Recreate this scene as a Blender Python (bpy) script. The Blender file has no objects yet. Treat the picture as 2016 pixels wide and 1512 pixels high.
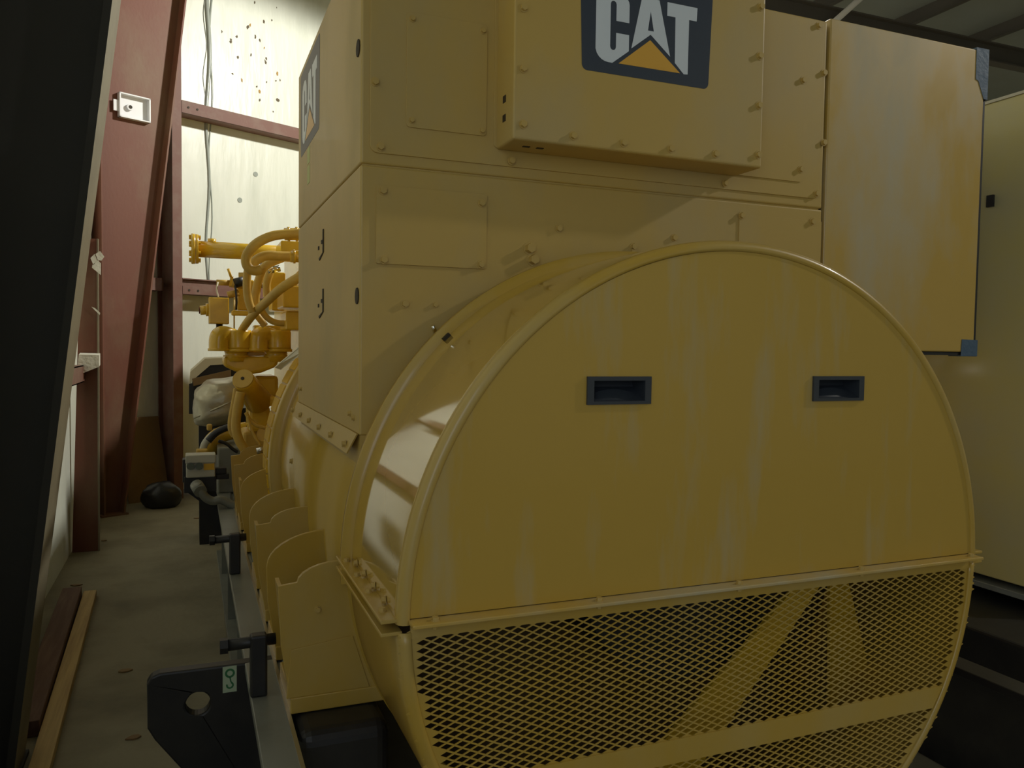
import bpy, bmesh, math, random
from mathutils import Vector, Matrix
random.seed(7)
S = bpy.context.scene
COL = S.collection

# ------------------------------------------------------------------ camera
W_PX, H_PX, F_PX = 2016.0, 1512.0, 1569.53
YAW, PIT, ROL = -0.384077, 0.0456655, 0.0135918
CAM_H = 1.65
def _rot():
    cy, sy = math.cos(YAW), math.sin(YAW); cp, sp = math.cos(PIT), math.sin(PIT); cr, sr = math.cos(ROL), math.sin(ROL)
    A = Matrix(((cy, 0, sy), (0, 1, 0), (-sy, 0, cy)))
    B = Matrix(((1, 0, 0), (0, cp, -sp), (0, sp, cp)))
    C = Matrix(((cr, -sr, 0), (sr, cr, 0), (0, 0, 1)))
    M = C @ B @ A
    ex, ey, ez = M @ Vector((1, 0, 0)), M @ Vector((0, 0, 1)), M @ Vector((0, -1, 0))
    return Matrix((ex, ey, ez))          # world = R @ (right, down, forward)
RW = _rot()
CAM = Vector((0, 0, CAM_H))
cd = bpy.data.cameras.new('camera'); cam = bpy.data.objects.new('camera', cd); COL.objects.link(cam)
cd.sensor_width = 36.0; cd.lens = F_PX / W_PX * 36.0; cd.clip_start = 0.02; cd.clip_end = 100
_r, _u, _b = RW @ Vector((1, 0, 0)), RW @ Vector((0, -1, 0)), RW @ Vector((0, 0, -1))
cam.matrix_world = Matrix(((_r.x, _u.x, _b.x, 0), (_r.y, _u.y, _b.y, 0), (_r.z, _u.z, _b.z, CAM_H), (0, 0, 0, 1)))
S.camera = cam
def ray(px, py):
    return (RW @ Vector((px - W_PX / 2, py - H_PX / 2, F_PX))).normalized()
def PY(px, py, Y):                        # where the pixel's ray meets the depth plane y = Y
    d = ray(px, py); return CAM + d * (Y / d.y)
def PZ(px, py, Z):
    d = ray(px, py); return CAM + d * ((Z - CAM_H) / d.z)
def PXm(n, Y):                            # pixels -> metres at depth Y
    return n * Y / 1480.0

# ------------------------------------------------------------------ world, lamps, exposure
w = bpy.data.worlds.new('world'); S.world = w; w.use_nodes = True
w.node_tree.nodes['Background'].inputs[0].default_value = (0.55, 0.68, 0.9, 1)
w.node_tree.nodes['Background'].inputs[1].default_value = 0.12
def spot(name, loc, tgt, watts, deg, blend, size, col):
    l = bpy.data.lights.new(name, 'SPOT'); l.energy = watts; l.spot_size = math.radians(deg); l.spot_blend = blend
    l.shadow_soft_size = size; l.color = col
    o = bpy.data.objects.new(name, l); COL.objects.link(o); o.location = loc
    o.rotation_euler = (Vector(tgt) - Vector(loc)).to_track_quat('-Z', 'Y').to_euler()
    return o
def area(name, loc, tgt, watts, sx, sy, col):
    l = bpy.data.lights.new(name, 'AREA'); l.energy = watts; l.shape = 'RECTANGLE'; l.size = sx; l.size_y = sy; l.color = col
    o = bpy.data.objects.new(name, l); COL.objects.link(o); o.location = loc
    o.rotation_euler = (Vector(tgt) - Vector(loc)).to_track_quat('-Z', 'Y').to_euler()
    return o
spot('high_bay_light_rear', (4.0, 6.3, 5.95), (3.2, 6.4, 0), 1250, 168, 0.12, 0.16, (1.0, 0.985, 0.90))
spot('high_bay_light_front', (6.5, 0.3, 4.95), (6.0, 0.4, 0), 300, 168, 0.15, 0.12, (1.0, 0.95, 0.85))
area('doorway_daylight', (1.2, -5.9, 2.4), (1.6, 2.0, 1.6), 7, 4.0, 3.6, (0.74, 0.86, 1.0))
area('side_fill_light', (-.84, -1.7, 2.3), (3.0, -1.2, 2.0), 34, 2.7, 1.9, (0.80, 0.89, 1.0))  # unseen fill added to brighten the second generator's side
S.view_settings.view_transform = 'Standard'; S.view_settings.look = 'None'
S.view_settings.exposure = -0.05; S.view_settings.gamma = 1.0; S.view_settings.use_curve_mapping = False

# ------------------------------------------------------------------ materials
def mat(name, col, rough=0.5, metal=0.0, var=0.0, col2=None, scale=4.0, bump=0.0, bscale=60.0, stretch=(1, 1, 1), coat=0.0,
        spec=0.5, lo=0.45, hi=0.7, rvar=0.0, alpha=None):
    m = bpy.data.materials.new(name); m.use_nodes = True
    nt = m.node_tree; b = nt.nodes['Principled BSDF']
    b.inputs['Base Color'].default_value = (*col, 1); b.inputs['Roughness'].default_value = rough; b.inputs['Metallic'].default_value = metal
    b.inputs['Specular IOR Level'].default_value = spec
    if coat: b.inputs['Coat Weight'].default_value = coat; b.inputs['Coat Roughness'].default_value = 0.08
    tc = nt.nodes.new('ShaderNodeTexCoord'); mp = nt.nodes.new('ShaderNodeMapping'); mp.inputs['Scale'].default_value = stretch
    nt.links.new(tc.outputs['Object'], mp.inputs['Vector'])
    if col2:
        n = nt.nodes.new('ShaderNodeTexNoise'); n.inputs['Scale'].default_value = scale; n.inputs['Detail'].default_value = 6; n.inputs['Roughness'].default_value = 0.6
        nt.links.new(mp.outputs[0], n.inputs['Vector'])
        r = nt.nodes.new('ShaderNodeMapRange'); r.inputs[1].default_value = lo; r.inputs[2].default_value = hi; r.inputs[3].default_value = 0; r.inputs[4].default_value = var
        nt.links.new(n.outputs[0], r.inputs[0])
        x = nt.nodes.new('ShaderNodeMix'); x.data_type = 'RGBA'; x.inputs[6].default_value = (*col, 1); x.inputs[7].default_value = (*col2, 1)
        nt.links.new(r.outputs[0], x.inputs[0]); nt.links.new(x.outputs[2], b.inputs['Base Color'])
        if rvar:
            a = nt.nodes.new('ShaderNodeMath'); a.operation = 'MULTIPLY_ADD'; a.inputs[1].default_value = rvar; a.inputs[2].default_value = rough
            nt.links.new(r.outputs[0], a.inputs[0]); nt.links.new(a.outputs[0], b.inputs['Roughness'])
    if bump:
        n2 = nt.nodes.new('ShaderNodeTexNoise'); n2.inputs['Scale'].default_value = bscale; n2.inputs['Detail'].default_value = 3
        nt.links.new(mp.outputs[0], n2.inputs['Vector'])
        bp = nt.nodes.new('ShaderNodeBump'); bp.inputs['Strength'].default_value = bump; bp.inputs['Distance'].default_value = 0.02
        nt.links.new(n2.outputs[0], bp.inputs['Height']); nt.links.new(bp.outputs[0], b.inputs['Normal'])
    return m
YEL = (0.49, 0.315, 0.048)
M = {}
M['yel'] = mat('yellow_paint', YEL, 0.34, var=0.5, col2=(0.46, 0.36, 0.15), scale=3.0, coat=0.25, stretch=(1, 1, 0.6), rvar=0.25)
M['dusty'] = mat('yellow_paint_dust_streaks', YEL, 0.36, var=0.65, col2=(0.44, 0.36, 0.19), scale=9.0, stretch=(1.3, 1, 0.22), lo=0.52, hi=0.72, coat=0.15, rvar=0.3)
M['gloss'] = mat('yellow_gloss_paint', YEL, 0.06, var=0.4, col2=(0.46, 0.36, 0.15), scale=4.0, coat=1.0, spec=0.9, lo=0.55, hi=0.8)
M['cab'] = mat('yellow_cabinet_paint', (0.51, 0.35, 0.09), 0.44, var=0.6, col2=(0.42, 0.34, 0.17), scale=2.4, coat=0.05, stretch=(1, 1, 0.6), rvar=0.2)  # greyer than the cover yellow: haze is mixed into the colour
M['dustglare'] = mat('dust_glare_cabinet_paint', (0.52, 0.345, 0.075), 0.36, var=0.9, col2=(0.44, 0.40, 0.27), scale=2.6, stretch=(1.2, 1, 0.5), lo=0.45, hi=0.72, coat=0.15, rvar=0.3)  # grey mottle holds both dust and painted glare
M['semi'] = mat('yellow_housing_paint', YEL, 0.24, var=0.5, col2=(0.46, 0.36, 0.15), scale=4.0, coat=0.3, lo=0.5, hi=0.8)
M['eng'] = mat('yellow_engine_paint', (0.74, 0.46, 0.03), 0.25, var=0.5, col2=(0.52, 0.31, 0.03), scale=9, coat=0.3)
M['hose'] = mat('yellow_painted_hose', (0.60, 0.39, 0.07), 0.5, var=0.5, col2=(0.44, 0.27, 0.05), scale=14)
M['grey'] = mat('grey_skid_paint', (0.22, 0.23, 0.20), 0.35, var=0.6, col2=(0.13, 0.13, 0.10), scale=5)
M['black'] = mat('black_paint', (0.012, 0.012, 0.013), 0.45, var=0.6, col2=(0.03, 0.028, 0.024), scale=8)
M['plastic'] = mat('black_handle_plastic', (0.035, 0.042, 0.052), 0.42)
M['steel'] = mat('bright_steel', (0.62, 0.62, 0.58), 0.28, metal=1.0)
M['chrome'] = mat('chrome_clamp', (0.8, 0.78, 0.68), 0.12, metal=1.0)
M['foil'] = mat('silver_foil_blanket', (0.47, 0.44, 0.33), 0.38, metal=0.55, bump=0.6, bscale=9, var=0.5, col2=(0.30, 0.28, 0.2), scale=6)
M['red'] = mat('red_oxide_primer', (0.155, 0.052, 0.028), 0.6, var=0.8, col2=(0.19, 0.125, 0.07), scale=1.6, stretch=(1, 1, 0.5), lo=0.48, hi=0.75, bump=0.05, bscale=40)
M['dkcol'] = mat('near_black_column_steel', (0.012, 0.011, 0.008), 0.65, var=0.7, col2=(0.025, 0.023, 0.018), scale=1.4, lo=0.5, hi=0.8)  # near-black, far darker than the other column's primer
M['tan'] = mat('lit_tan_steel', (0.22, 0.19, 0.12), 0.6, var=0.6, col2=(0.15, 0.12, 0.075), scale=4)
M['girt'] = mat('girt_primer', (0.17, 0.075, 0.052), 0.6, var=0.6, col2=(0.22, 0.15, 0.11), scale=6)
M['white'] = mat('white_plastic', (0.75, 0.75, 0.77), 0.4)
M['paper'] = mat('torn_white_vapour_barrier', (0.72, 0.70, 0.60), 0.45, bump=0.4, bscale=18)
M['bone'] = mat('off_white_plate', (0.66, 0.60, 0.44), 0.5)
M['boxgrey'] = mat('light_grey_enclosure', (0.50, 0.50, 0.42), 0.45)
M['knob'] = mat('dark_green_knob', (0.07, 0.09, 0.06), 0.45)
M['sticker'] = mat('yellow_sticker', (0.75, 0.45, 0.03), 0.5)
M['lime'] = mat('pale_green_tape', (0.52, 0.55, 0.20), 0.6)
M['label'] = mat('pale_green_label', (0.45, 0.55, 0.38), 0.5)
M['green'] = mat('green_print', (0.03, 0.17, 0.06), 0.5)
M['blue'] = mat('blue_masking_tape', (0.06, 0.11, 0.17), 0.6, bump=0.2, bscale=30)
M['navy'] = mat('decal_dark_blue_grey', (0.045, 0.058, 0.080), 0.32)
M['ltr'] = mat('decal_white_letters', (0.66, 0.72, 0.76), 0.35)
M['tri'] = mat('decal_orange_triangle', (0.72, 0.40, 0.06), 0.35)
M['decaldk'] = mat('decal_brown_grey', (0.055, 0.048, 0.048), 0.45)
M['dark'] = mat('dark_slot', (0.03, 0.02, 0.008), 0.7)
M['brownb'] = mat('brown_board', (0.24, 0.15, 0.06), 0.7, var=0.5, col2=(0.16, 0.07, 0.03), scale=2)
M['wood'] = mat('pale_timber', (0.60, 0.43, 0.17), 0.65, var=0.7, col2=(0.36, 0.22, 0.08), scale=3, stretch=(14, 0.6, 6), lo=0.4, hi=0.7)
M['wood2'] = mat('dark_timber', (0.12, 0.055, 0.03), 0.7, var=0.7, col2=(0.2, 0.12, 0.07), scale=3, stretch=(10, 0.8, 6))
M['sack'] = mat('black_plastic_sack', (0.018, 0.018, 0.02), 0.35)
M['floor'] = mat('stained_concrete', (0.30, 0.27, 0.18), 0.75, var=0.85, col2=(0.17, 0.15, 0.095), scale=1.7, lo=0.42, hi=0.68, bump=0.12, bscale=26)
M['insul'] = mat('white_insulation_facing', (0.74, 0.76, 0.66), 0.38, var=0.55, col2=(0.50, 0.53, 0.44), scale=2.2, stretch=(1.6, 1.6, 0.35), lo=0.5, hi=0.8, bump=0.5, bscale=5)
M['roof'] = mat('roof_insulation', (0.34, 0.37, 0.36), 0.5, var=0.5, col2=(0.3, 0.31, 0.28), scale=1.5, bump=0.3, bscale=4)
M['pale'] = mat('pale_olive_cabinet_paint', (0.66, 0.55, 0.20), 0.4, var=0.7, col2=(0.58, 0.52, 0.30), scale=2.0, coat=0.15)
M['inner'] = mat('inner_shade_brown', (0.10, 0.06, 0.015), 0.6)  # dark brown puts the shade behind the screen into the colour
M['purlin'] = mat('purlin_steel', (0.11, 0.10, 0.09), 0.6)
M['fold'] = mat('plastic_fold', (0.34, 0.37, 0.33), 0.25)
M['speck'] = mat('adhesive_residue', (0.12, 0.09, 0.05), 0.7)
M['orange'] = mat('orange_residue', (0.42, 0.24, 0.06), 0.7)
M['sun'] = bpy.data.materials.new('daylight_gap'); M['sun'].use_nodes = True
_b = M['sun'].node_tree.nodes['Principled BSDF']; _b.inputs['Emission Color'].default_value = (0.62, 0.70, 1.0, 1); _b.inputs['Emission Strength'].default_value = 0.9
_b.inputs['Base Color'].default_value = (0.1, 0.1, 0.1, 1)

# ------------------------------------------------------------------ mesh helpers
class MB:
    def __init__(s): s.v = []; s.f = []; s.sm = []; s.mi = []; s.cur = 0
    def add(s, vs, fs, smooth=False):
        o = len(s.v); s.v += [tuple(v) for v in vs]
        for f in fs: s.f.append(tuple(i + o for i in f)); s.sm.append(smooth); s.mi.append(s.cur)
        return s
    def box(s, x0, x1, y0, y1, z0, z1):
        vs = [(x, y, z) for z in (z0, z1) for y in (y0, y1) for x in (x0, x1)]
        return s.add(vs, [(0, 2, 3, 1), (4, 5, 7, 6), (0, 1, 5, 4), (2, 6, 7, 3), (0, 4, 6, 2), (1, 3, 7, 5)])
    def obox(s, c, ax, ay, az):            # centre and three half-axis vectors
        c = Vector(c); ax, ay, az = Vector(ax), Vector(ay), Vector(az)
        vs = [c + ax * i + ay * j + az * k for k in (-1, 1) for j in (-1, 1) for i in (-1, 1)]
        return s.add(vs, [(0, 2, 3, 1), (4, 5, 7, 6), (0, 1, 5, 4), (2, 6, 7, 3), (0, 4, 6, 2), (1, 3, 7, 5)])
    def prism(s, pts, off):                # planar polygon (convex) pushed along a vector
        n = len(pts); pts = [Vector(p) for p in pts]; off = Vector(off)
        vs = pts + [p + off for p in pts]
        return s.add(vs, [tuple(range(n))[::-1], tuple(range(n, 2 * n))] + [(i, (i + 1) % n, n + (i + 1) % n, n + i) for i in range(n)])
    def tube(s, pts, r, seg=12, smooth=True, sub=0):
        pts = [Vector(p) for p in pts]; rs = r if isinstance(r, (list, tuple)) else [r] * len(pts)
        for _ in range(sub):               # Chaikin-like smoothing that keeps the ends
            q = [pts[0]]; rq = [rs[0]]
            for i in range(len(pts) - 1):
                q += [pts[i].lerp(pts[i + 1], .25), pts[i].lerp(pts[i + 1], .75)]
                rq += [rs[i] * .75 + rs[i + 1] * .25, rs[i] * .25 + rs[i + 1] * .75]
            pts = q + [pts[-1]]; rs = rq + [rs[-1]]
        n = len(pts); vs = []; up = None
        for i in range(n):
            t = (pts[min(i + 1, n - 1)] - pts[max(i - 1, 0)]).normalized()
            if up is None:
                up = Vector((0, 0, 1)) if abs(t.z) < .9 else Vector((1, 0, 0))
            a = t.cross(up).normalized(); up = a.cross(t).normalized()
            for k in range(seg):
                th = 2 * math.pi * k / seg; vs.append(pts[i] + (a * math.cos(th) + up * math.sin(th)) * rs[i])
        fs = [(i * seg + k, i * seg + (k + 1) % seg, (i + 1) * seg + (k + 1) % seg, (i + 1) * seg + k) for i in range(n - 1) for k in range(seg)]
        s.add(vs, fs, smooth)
        o = len(s.v) - len(vs)
        s.f.append(tuple(o + k for k in range(seg))[::-1]); s.sm.append(False); s.mi.append(s.cur)
        s.f.append(tuple(o + (n - 1) * seg + k for k in range(seg))); s.sm.append(False); s.mi.append(s.cur)
        return s
    def cyl(s, a, b, r, seg=16, r2=None): return s.tube([a, b], [r, r2 if r2 is not None else r], seg)
    def revolve(s, prof, cx, cz, a0, a1, seg=64, smooth=True):   # profile of (radius, y) swept round the machine axis
        full = abs(a1 - a0) >= 2 * math.pi - 1e-4; n = seg if full else seg + 1; vs = []
        for i in range(n):
            a = a0 + (a1 - a0) * i / seg
            for r, y in prof: vs.append((cx + r * math.cos(a), y, cz + r * math.sin(a)))
        m = len(prof)
        fs = [(i * m + j, i * m + j + 1, ((i + 1) % n) * m + j + 1, ((i + 1) % n) * m + j) for i in range(seg) for j in range(m - 1)]
        return s.add(vs, fs, smooth)
    def mesh(s, name, mats, bevel=0):
        me = bpy.data.meshes.new(name); me.from_pydata(s.v, [], s.f); me.update()
        me.polygons.foreach_set('use_smooth', s.sm); me.polygons.foreach_set('material_index', s.mi)
        for m in (mats if isinstance(mats, (list, tuple)) else [mats]): me.materials.append(m)
        bm = bmesh.new(); bm.from_mesh(me); bmesh.ops.recalc_face_normals(bm, faces=bm.faces); bm.to_mesh(me); bm.free()
        return me
def link(o, parent=None, label=None, cat=None, group=None, kind=None):
    COL.objects.link(o)
    if parent is not None:
        o.parent = parent
        t = Vector((0, 0, 0)); p = parent
        o.matrix_parent_inverse = parent_world(parent).inverted()
    for k, v in (('label', label), ('category', cat), ('group', group), ('kind', kind)):
        if v: o[k] = v
    return o
def parent_world(p):
    m = Matrix.LocRotScale(p.location, p.rotation_euler, p.scale)
    if p.parent is not None: m = parent_world(p.parent) @ p.matrix_parent_inverse @ m
    return m
def obj(name, mb, m, parent=None, bevel=0, seg=2, **kw):
    me = mb.mesh(name, m) if isinstance(mb, MB) else mb
    if not isinstance(mb, MB):
        idx = [p.material_index for p in me.polygons]; me.materials.clear()
        for q in (m if isinstance(m, (list, tuple)) else [m]): me.materials.append(q)
        me.polygons.foreach_set('material_index', idx)
    o = bpy.data.objects.new(name, me); link(o, parent, **kw)
    if bevel:
        d = o.modifiers.new('bevel', 'BEVEL'); d.width = bevel; d.segments = seg; d.limit_method = 'ANGLE'; d.angle_limit = math.radians(40)
        d.harden_normals = False
    return o
def empty(name, loc, label, cat, group=None):
    o = bpy.data.objects.new(name, None); o.location = loc; o.empty_display_size = .1
    return link(o, None, label, cat, group)
FRONT = lambda y: Matrix(((1, 0, 0, 0), (0, 0, -1, y), (0, 1, 0, 0), (0, 0, 0, 1)))     # (u,v,w) -> (u, y-w, v)
def plate2d(outer, holes, depth, M4):
    """flat sheet with holes: 2-D outlines filled and extruded; front side at w = depth"""
    cu = bpy.data.curves.new('c', 'CURVE'); cu.dimensions = '2D'; cu.fill_mode = 'BOTH'; cu.extrude = depth / 2
    for pl in [outer] + list(holes):
        sp = cu.splines.new('POLY'); sp.points.add(len(pl) - 1); sp.use_cyclic_u = True
        for i, p in enumerate(pl): sp.points[i].co = (p[0], p[1], 0, 1)
    o = bpy.data.objects.new('c', cu); me = bpy.data.meshes.new_from_object(o); bpy.data.objects.remove(o); bpy.data.curves.remove(cu)
    me.transform(Matrix.Translation((0, 0, depth / 2))); me.transform(M4)
    bm = bmesh.new(); bm.from_mesh(me); bmesh.ops.remove_doubles(bm, verts=bm.verts, dist=1e-5); bmesh.ops.recalc_face_normals(bm, faces=bm.faces); bm.to_mesh(me); bm.free()
    for p in me.polygons: p.use_smooth = False
    return me
def join_meshes(name, pairs):
    bm = bmesh.new(); mats = []
    for i, (me, m) in enumerate(pairs):
        n0 = len(bm.faces); bm.from_mesh(me); bm.faces.ensure_lookup_table()
        for f in bm.faces[n0:]: f.material_index = i
        mats.append(m)
    me = bpy.data.meshes.new(name); bm.to_mesh(me); bm.free(); return me, mats
def rrect(x0, x1, z0, z1, r, n=5):
    o = []
    for cx, cz, a in ((x1 - r, z1 - r, 0), (x0 + r, z1 - r, 90), (x0 + r, z0 + r, 180), (x1 - r, z0 + r, 270)):
        for i in range(n + 1):
            t = math.radians(a + 90 * i / n); o.append((cx + r * math.cos(t), cz + r * math.sin(t)))
    return o
def arc(cx, cz, r, a0, a1, n):
    return [(cx + r * math.cos(math.radians(a0 + (a1 - a0) * i / n)), cz + r * math.sin(math.radians(a0 + (a1 - a0) * i / n))) for i in range(n + 1)]
# hex bolt, one mesh shared by every bolt of a colour
def bolt_mesh(name, m, r=.0095, h=.008):
    b = MB()
    b.tube([(0, 0, 0), (0, 0, .002)], r * 1.25, 14, False)
    b.tube([(0, 0, .002), (0, 0, .002 + h)], [r, r * .96], 6, False)
    return b.mesh(name, m)
BOLT = bolt_mesh('bolt', M['cab']); BOLT_S = bolt_mesh('bolt_small', M['cab'], .007, .006); BOLT_L = bolt_mesh('bolt_large', M['cab'], .014, .02)
BOLT_E = bolt_mesh('bolt_engine', M['eng'], .012, .012)
ROT = {'-y': (math.pi / 2, 0, 0), '-x': (0, -math.pi / 2, 0), 'z': (0, 0, 0), '+x': (0, math.pi / 2, 0), '-z': (math.pi, 0, 0)}
def bolt(parent, loc, d='-y', me=None, name='bolt'):
    o = bpy.data.objects.new(name, me or BOLT); o.location = loc; o.rotation_euler = ROT[d] if isinstance(d, str) else d
    return link(o, parent)

# ------------------------------------------------------------------ the building
SW = Vector((0.901, 0.433, 0)).normalized(); SN = Vector((SW.y, -SW.x, 0))   # run and inward normal of the skewed end wall
E0 = Vector((-.16, 9.5, 0))
def end(s, d, z): return E0 + SW * s + SN * d + Vector((0, 0, z))
ROOF_Z = 6.72
obj('floor', MB().box(-3, 20, -8, 22, -.1, 0), M['floor'], kind='structure')
obj('wall_left', MB().box(-1.0, -.87, -6.1, -3.1, 0, ROOF_Z).box(-1.0, -.87, -.3, 9.15, 0, ROOF_Z).box(-1.0, -.87, -3.1, -.3, 3.3, ROOF_Z).box(-1.0, -.87, -3.1, -.3, 0, 1.3), M['insul'], kind='structure')  # opening beside the camera is added to hold the side fill
obj('wall_right', MB().box(17.6, 17.8, -6.1, 18.2, 0, ROOF_Z), M['insul'], kind='structure')
b = MB()
b.obox(end(9.3, -.1, ROOF_Z / 2 + .012), SW * 10.45, SN * .1, (0, 0, ROOF_Z / 2 - .012))
wall_back = obj('wall_back', b, M['insul'], kind='structure')
b = MB()                                   # wall behind the camera, with a wide doorway
b.box(-1.0, -.85, -6.1, -6.0, 0, ROOF_Z).box(3.25, 17.8, -6.1, -6.0, 0, ROOF_Z).box(-.85, 3.25, -6.1, -6.0, 4.3, ROOF_Z)
obj('wall_front', b, M['insul'], kind='structure')
obj('ceiling', MB().box(-1.0, 17.8, -6.1, 18.3, ROOF_Z, ROOF_Z + .1), M['roof'], kind='structure')
k = 0
for i in range(11):
    x = 11.55 - 1.58 * i
    if x < -.6: break
    y1 = 9.1 + (x + 1) * .47
    b = MB().box(x - .006, x + .006, -5.9, y1, ROOF_Z - .21, ROOF_Z - .005).box(x - .07, x + .006, -5.9, y1, ROOF_Z - .215, ROOF_Z - .205)
    k += 1; obj('trim_%d' % k, b, M['purlin'], kind='structure')
for y in (3.45, 8.55):                     # rafters of the two frames
    b = MB().box(-.5, 17.5, y - .005, y + .005, 5.99, 6.23).box(-.5, 17.5, y - .08, y + .08, 5.97, 5.99).box(-.5, 17.5, y - .08, y + .08, 6.23, 6.25)
    k += 1; obj('trim_%d' % k, b, M['purlin'], kind='structure')
p0, p1 = PY(1648, 38, 8.3), PY(1706, -14, 8.3)
d = (p1 - p0)
obj('conduit_rod', MB().cyl(p0 - d * .6, p1 + d * 2.0, .04), M['white'], label='white slanted conduit pipe hanging below the roof behind the tan cabinet', cat='pipe')

# end wall dressing: girts, post, plastic folds, scraps
def girt(z0, z1, s0, s1, label, lip=1.0):
    b = MB(); c = (s0 + s1) / 2; h = (s1 - s0) / 2
    b.obox(end(c, .11, z0 + .006), SW * h, SN * .10, (0, 0, .006))
    b.obox(end(c, .11, z1 - .006), SW * h, SN * .10, (0, 0, .006))
    zm = z0 + (z1 - z0) * lip
    b.obox(end(c, .205, (z0 + zm) / 2), SW * h, SN * .006, (0, 0, (zm - z0) / 2))
    if lip < 1: b.obox(end(c, .16, (z1 + zm) / 2), SW * h, SN * .006, (0, 0, (z1 - zm) / 2)); b.obox(end(c, .18, zm), SW * h, SN * .02, (0, 0, .004))
    g = obj('wall_girt', b, M['girt'], label=label, cat='beam')
    for ds in (.07, .17):
        p = end(s0 + ds, .212, (z0 + zm) / 2)
        h_ = MB().cyl(p, p + SN * .004, .012, 10); obj('bolt_hole', h_, M['dark'], g)
    return g
girt(4.105, 4.235, .0, 8, 'upper red steel girt across the white end wall')
girt(2.18, 2.35, .0, 8, 'lower red steel girt behind the yellow engine', .5)
girt(2.20, 2.33, -.75, -.21, 'short red girt piece between tapered column and wall post')
b = MB()
b.obox(end(-.14, .03, 3.05), SW * .05, SN * .006, (0, 0, 3.05)); b.obox(end(-.14, .20, 3.05), SW * .006, SN * .18, (0, 0, 3.05))
b.obox(end(-.14, .385, 3.05), SW * .05, SN * .006, (0, 0, 3.05))
obj('end_wall_post', b, M['girt'], label='vertical red steel post standing against the white end wall', cat='post')
def scrap(name, pts, m, parent, thick=.004):
    return obj(name, MB().prism(pts, SN * thick), m, parent)
for s0, w0, z0, z1 in ((.385, .03, 2.32, 6.4), (.42, .012, 2.32, 6.2), (.36, .008, 4.3, 6.3)):
    b = MB(); pts = []
    n = 26
    for i in range(n + 1):
        z = z0 + (z1 - z0) * i / n
        pts.append(end(s0 + .02 * math.sin(i * .7 + s0 * 40) + .03 * (i / n) ** 2, .004, z))
    b.tube(pts, [w0 * (.35 + .65 * (i / n)) for i in range(n + 1)], 8)
    obj('plastic_fold', b, M['fold'], wall_back)
for i in range(30):                        # glue marks and torn specks on the plastic lining
    s = random.uniform(.55, 1.35); z = random.choice((random.uniform(4.5, 5.7), random.uniform(4.4, 5.4)))
    c = end(s, .001, z); r = random.uniform(.006, .02); q = []
    for a in range(6):
        t = a / 6 * 2 * math.pi; rr = r * random.uniform(.3, 1.2); q.append(c + SW * rr * math.cos(t) + Vector((0, 0, rr * 1.6 * math.sin(t))))
    scrap('glue_mark', q, M['orange'] if i % 6 == 0 else M['speck'], wall_back, .003)
for px, py in ((503, 343), (472, 394)):
    d_ = ray(px, py); p = CAM + d_ * ((E0 - CAM).dot(SN) / d_.dot(SN))
    obj('fastener_mark', MB().cyl(p, p + SN * .006, .03, 9), M['fold'], wall_back)
b = MB()
for px, py, wd, hh in ((326, 968, .045, .05), (370, 967, .03, .04)):
    d_ = ray(px, py); p = CAM + d_ * ((E0 - CAM).dot(SN) / d_.dot(SN))
    obj('daylight_gap', MB().obox((p.x, p.y, hh * .5 + .005) , SW * wd, SN * .006, (0, 0, hh * .5)), M['sun'], wall_back)

# near frame column (dark) and far frame column (red)
def tapered_column(name, B, dv, nv, d0, k, H, hw, t, webm, flm, label):
    """outer foot at B, web runs along dv; depth d0 at the floor grows by k per metre"""
    root = empty(name, B, label, 'column')
    B = Vector(B); dv = Vector(dv).normalized(); nv = Vector(nv).normalized(); Z = Vector((0, 0, 1))
    q = [B, B + dv * d0, B + dv * (d0 + k * H) + Z * H, B + Z * H]
    obj('web', MB().prism([p - nv * .005 for p in q], nv * .01), webm, root)
    obj('outer_flange', MB().obox(B + Z * H / 2 - dv * .004, dv * .006, nv * hw, Z * H / 2), webm, root)
    a, e = B + dv * d0, B + dv * (d0 + k * H) + Z * H
    q = [a - nv * hw, a + nv * hw, e + nv * hw, e - nv * hw]
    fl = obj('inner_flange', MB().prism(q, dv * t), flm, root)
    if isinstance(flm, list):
        for p in fl.data.polygons: p.material_index = 0 if p.normal.dot(dv) > .5 else 1  # inner face coloured tan as if lit, other faces near-black
    obj('base_plate', MB().obox(B + dv * d0 / 2 + Z * .008, dv * (d0 / 2 + .04), nv * (hw + .02), Z * .008), webm, root)
    return root
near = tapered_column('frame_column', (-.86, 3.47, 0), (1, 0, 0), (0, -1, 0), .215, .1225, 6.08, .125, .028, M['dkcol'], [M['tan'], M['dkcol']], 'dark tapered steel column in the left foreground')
far_col = tapered_column('frame_column', (-.80, 8.45, 0), SW, SN, .165, .125, 6.08, .125, .016, M['red'], M['red'], 'red tapered steel column carrying a small white box')
# white box on the far column's web
c = PY(259, 215, 8.62)
bx_root = empty('outlet_box', c, 'small open white plastic box fixed to the red column', 'box')
u, v, nn = SW * .145, Vector((0, 0, .115)), SN
c = c + nn * .06
b = MB()
b.obox(c - nn * .03, u, v, nn * .004)
b.obox(c - v * .95, u, v * .05, nn * .03).obox(c + v * .95, u, v * .05, nn * .03).obox(c - u * .96, u * .04, v, nn * .03).obox(c + u * .96, u * .04, v, nn * .03)
obj('box_body', b, M['white'], bx_root)
obj('knockout_ring', MB().cyl(c - nn * .026 - u * .25, c + nn * .005 - u * .25, .03, 14), M['white'], bx_root)
obj('knockout_hole', MB().cyl(c + nn * .0055 - u * .25, c + nn * .008 - u * .25, .017, 12), M['dark'], bx_root)
obj('mounting_tab', MB().obox(c - u * 1.16 - v * .1, u * .16, v * .45, nn * .006), M['white'], bx_root)

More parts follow.
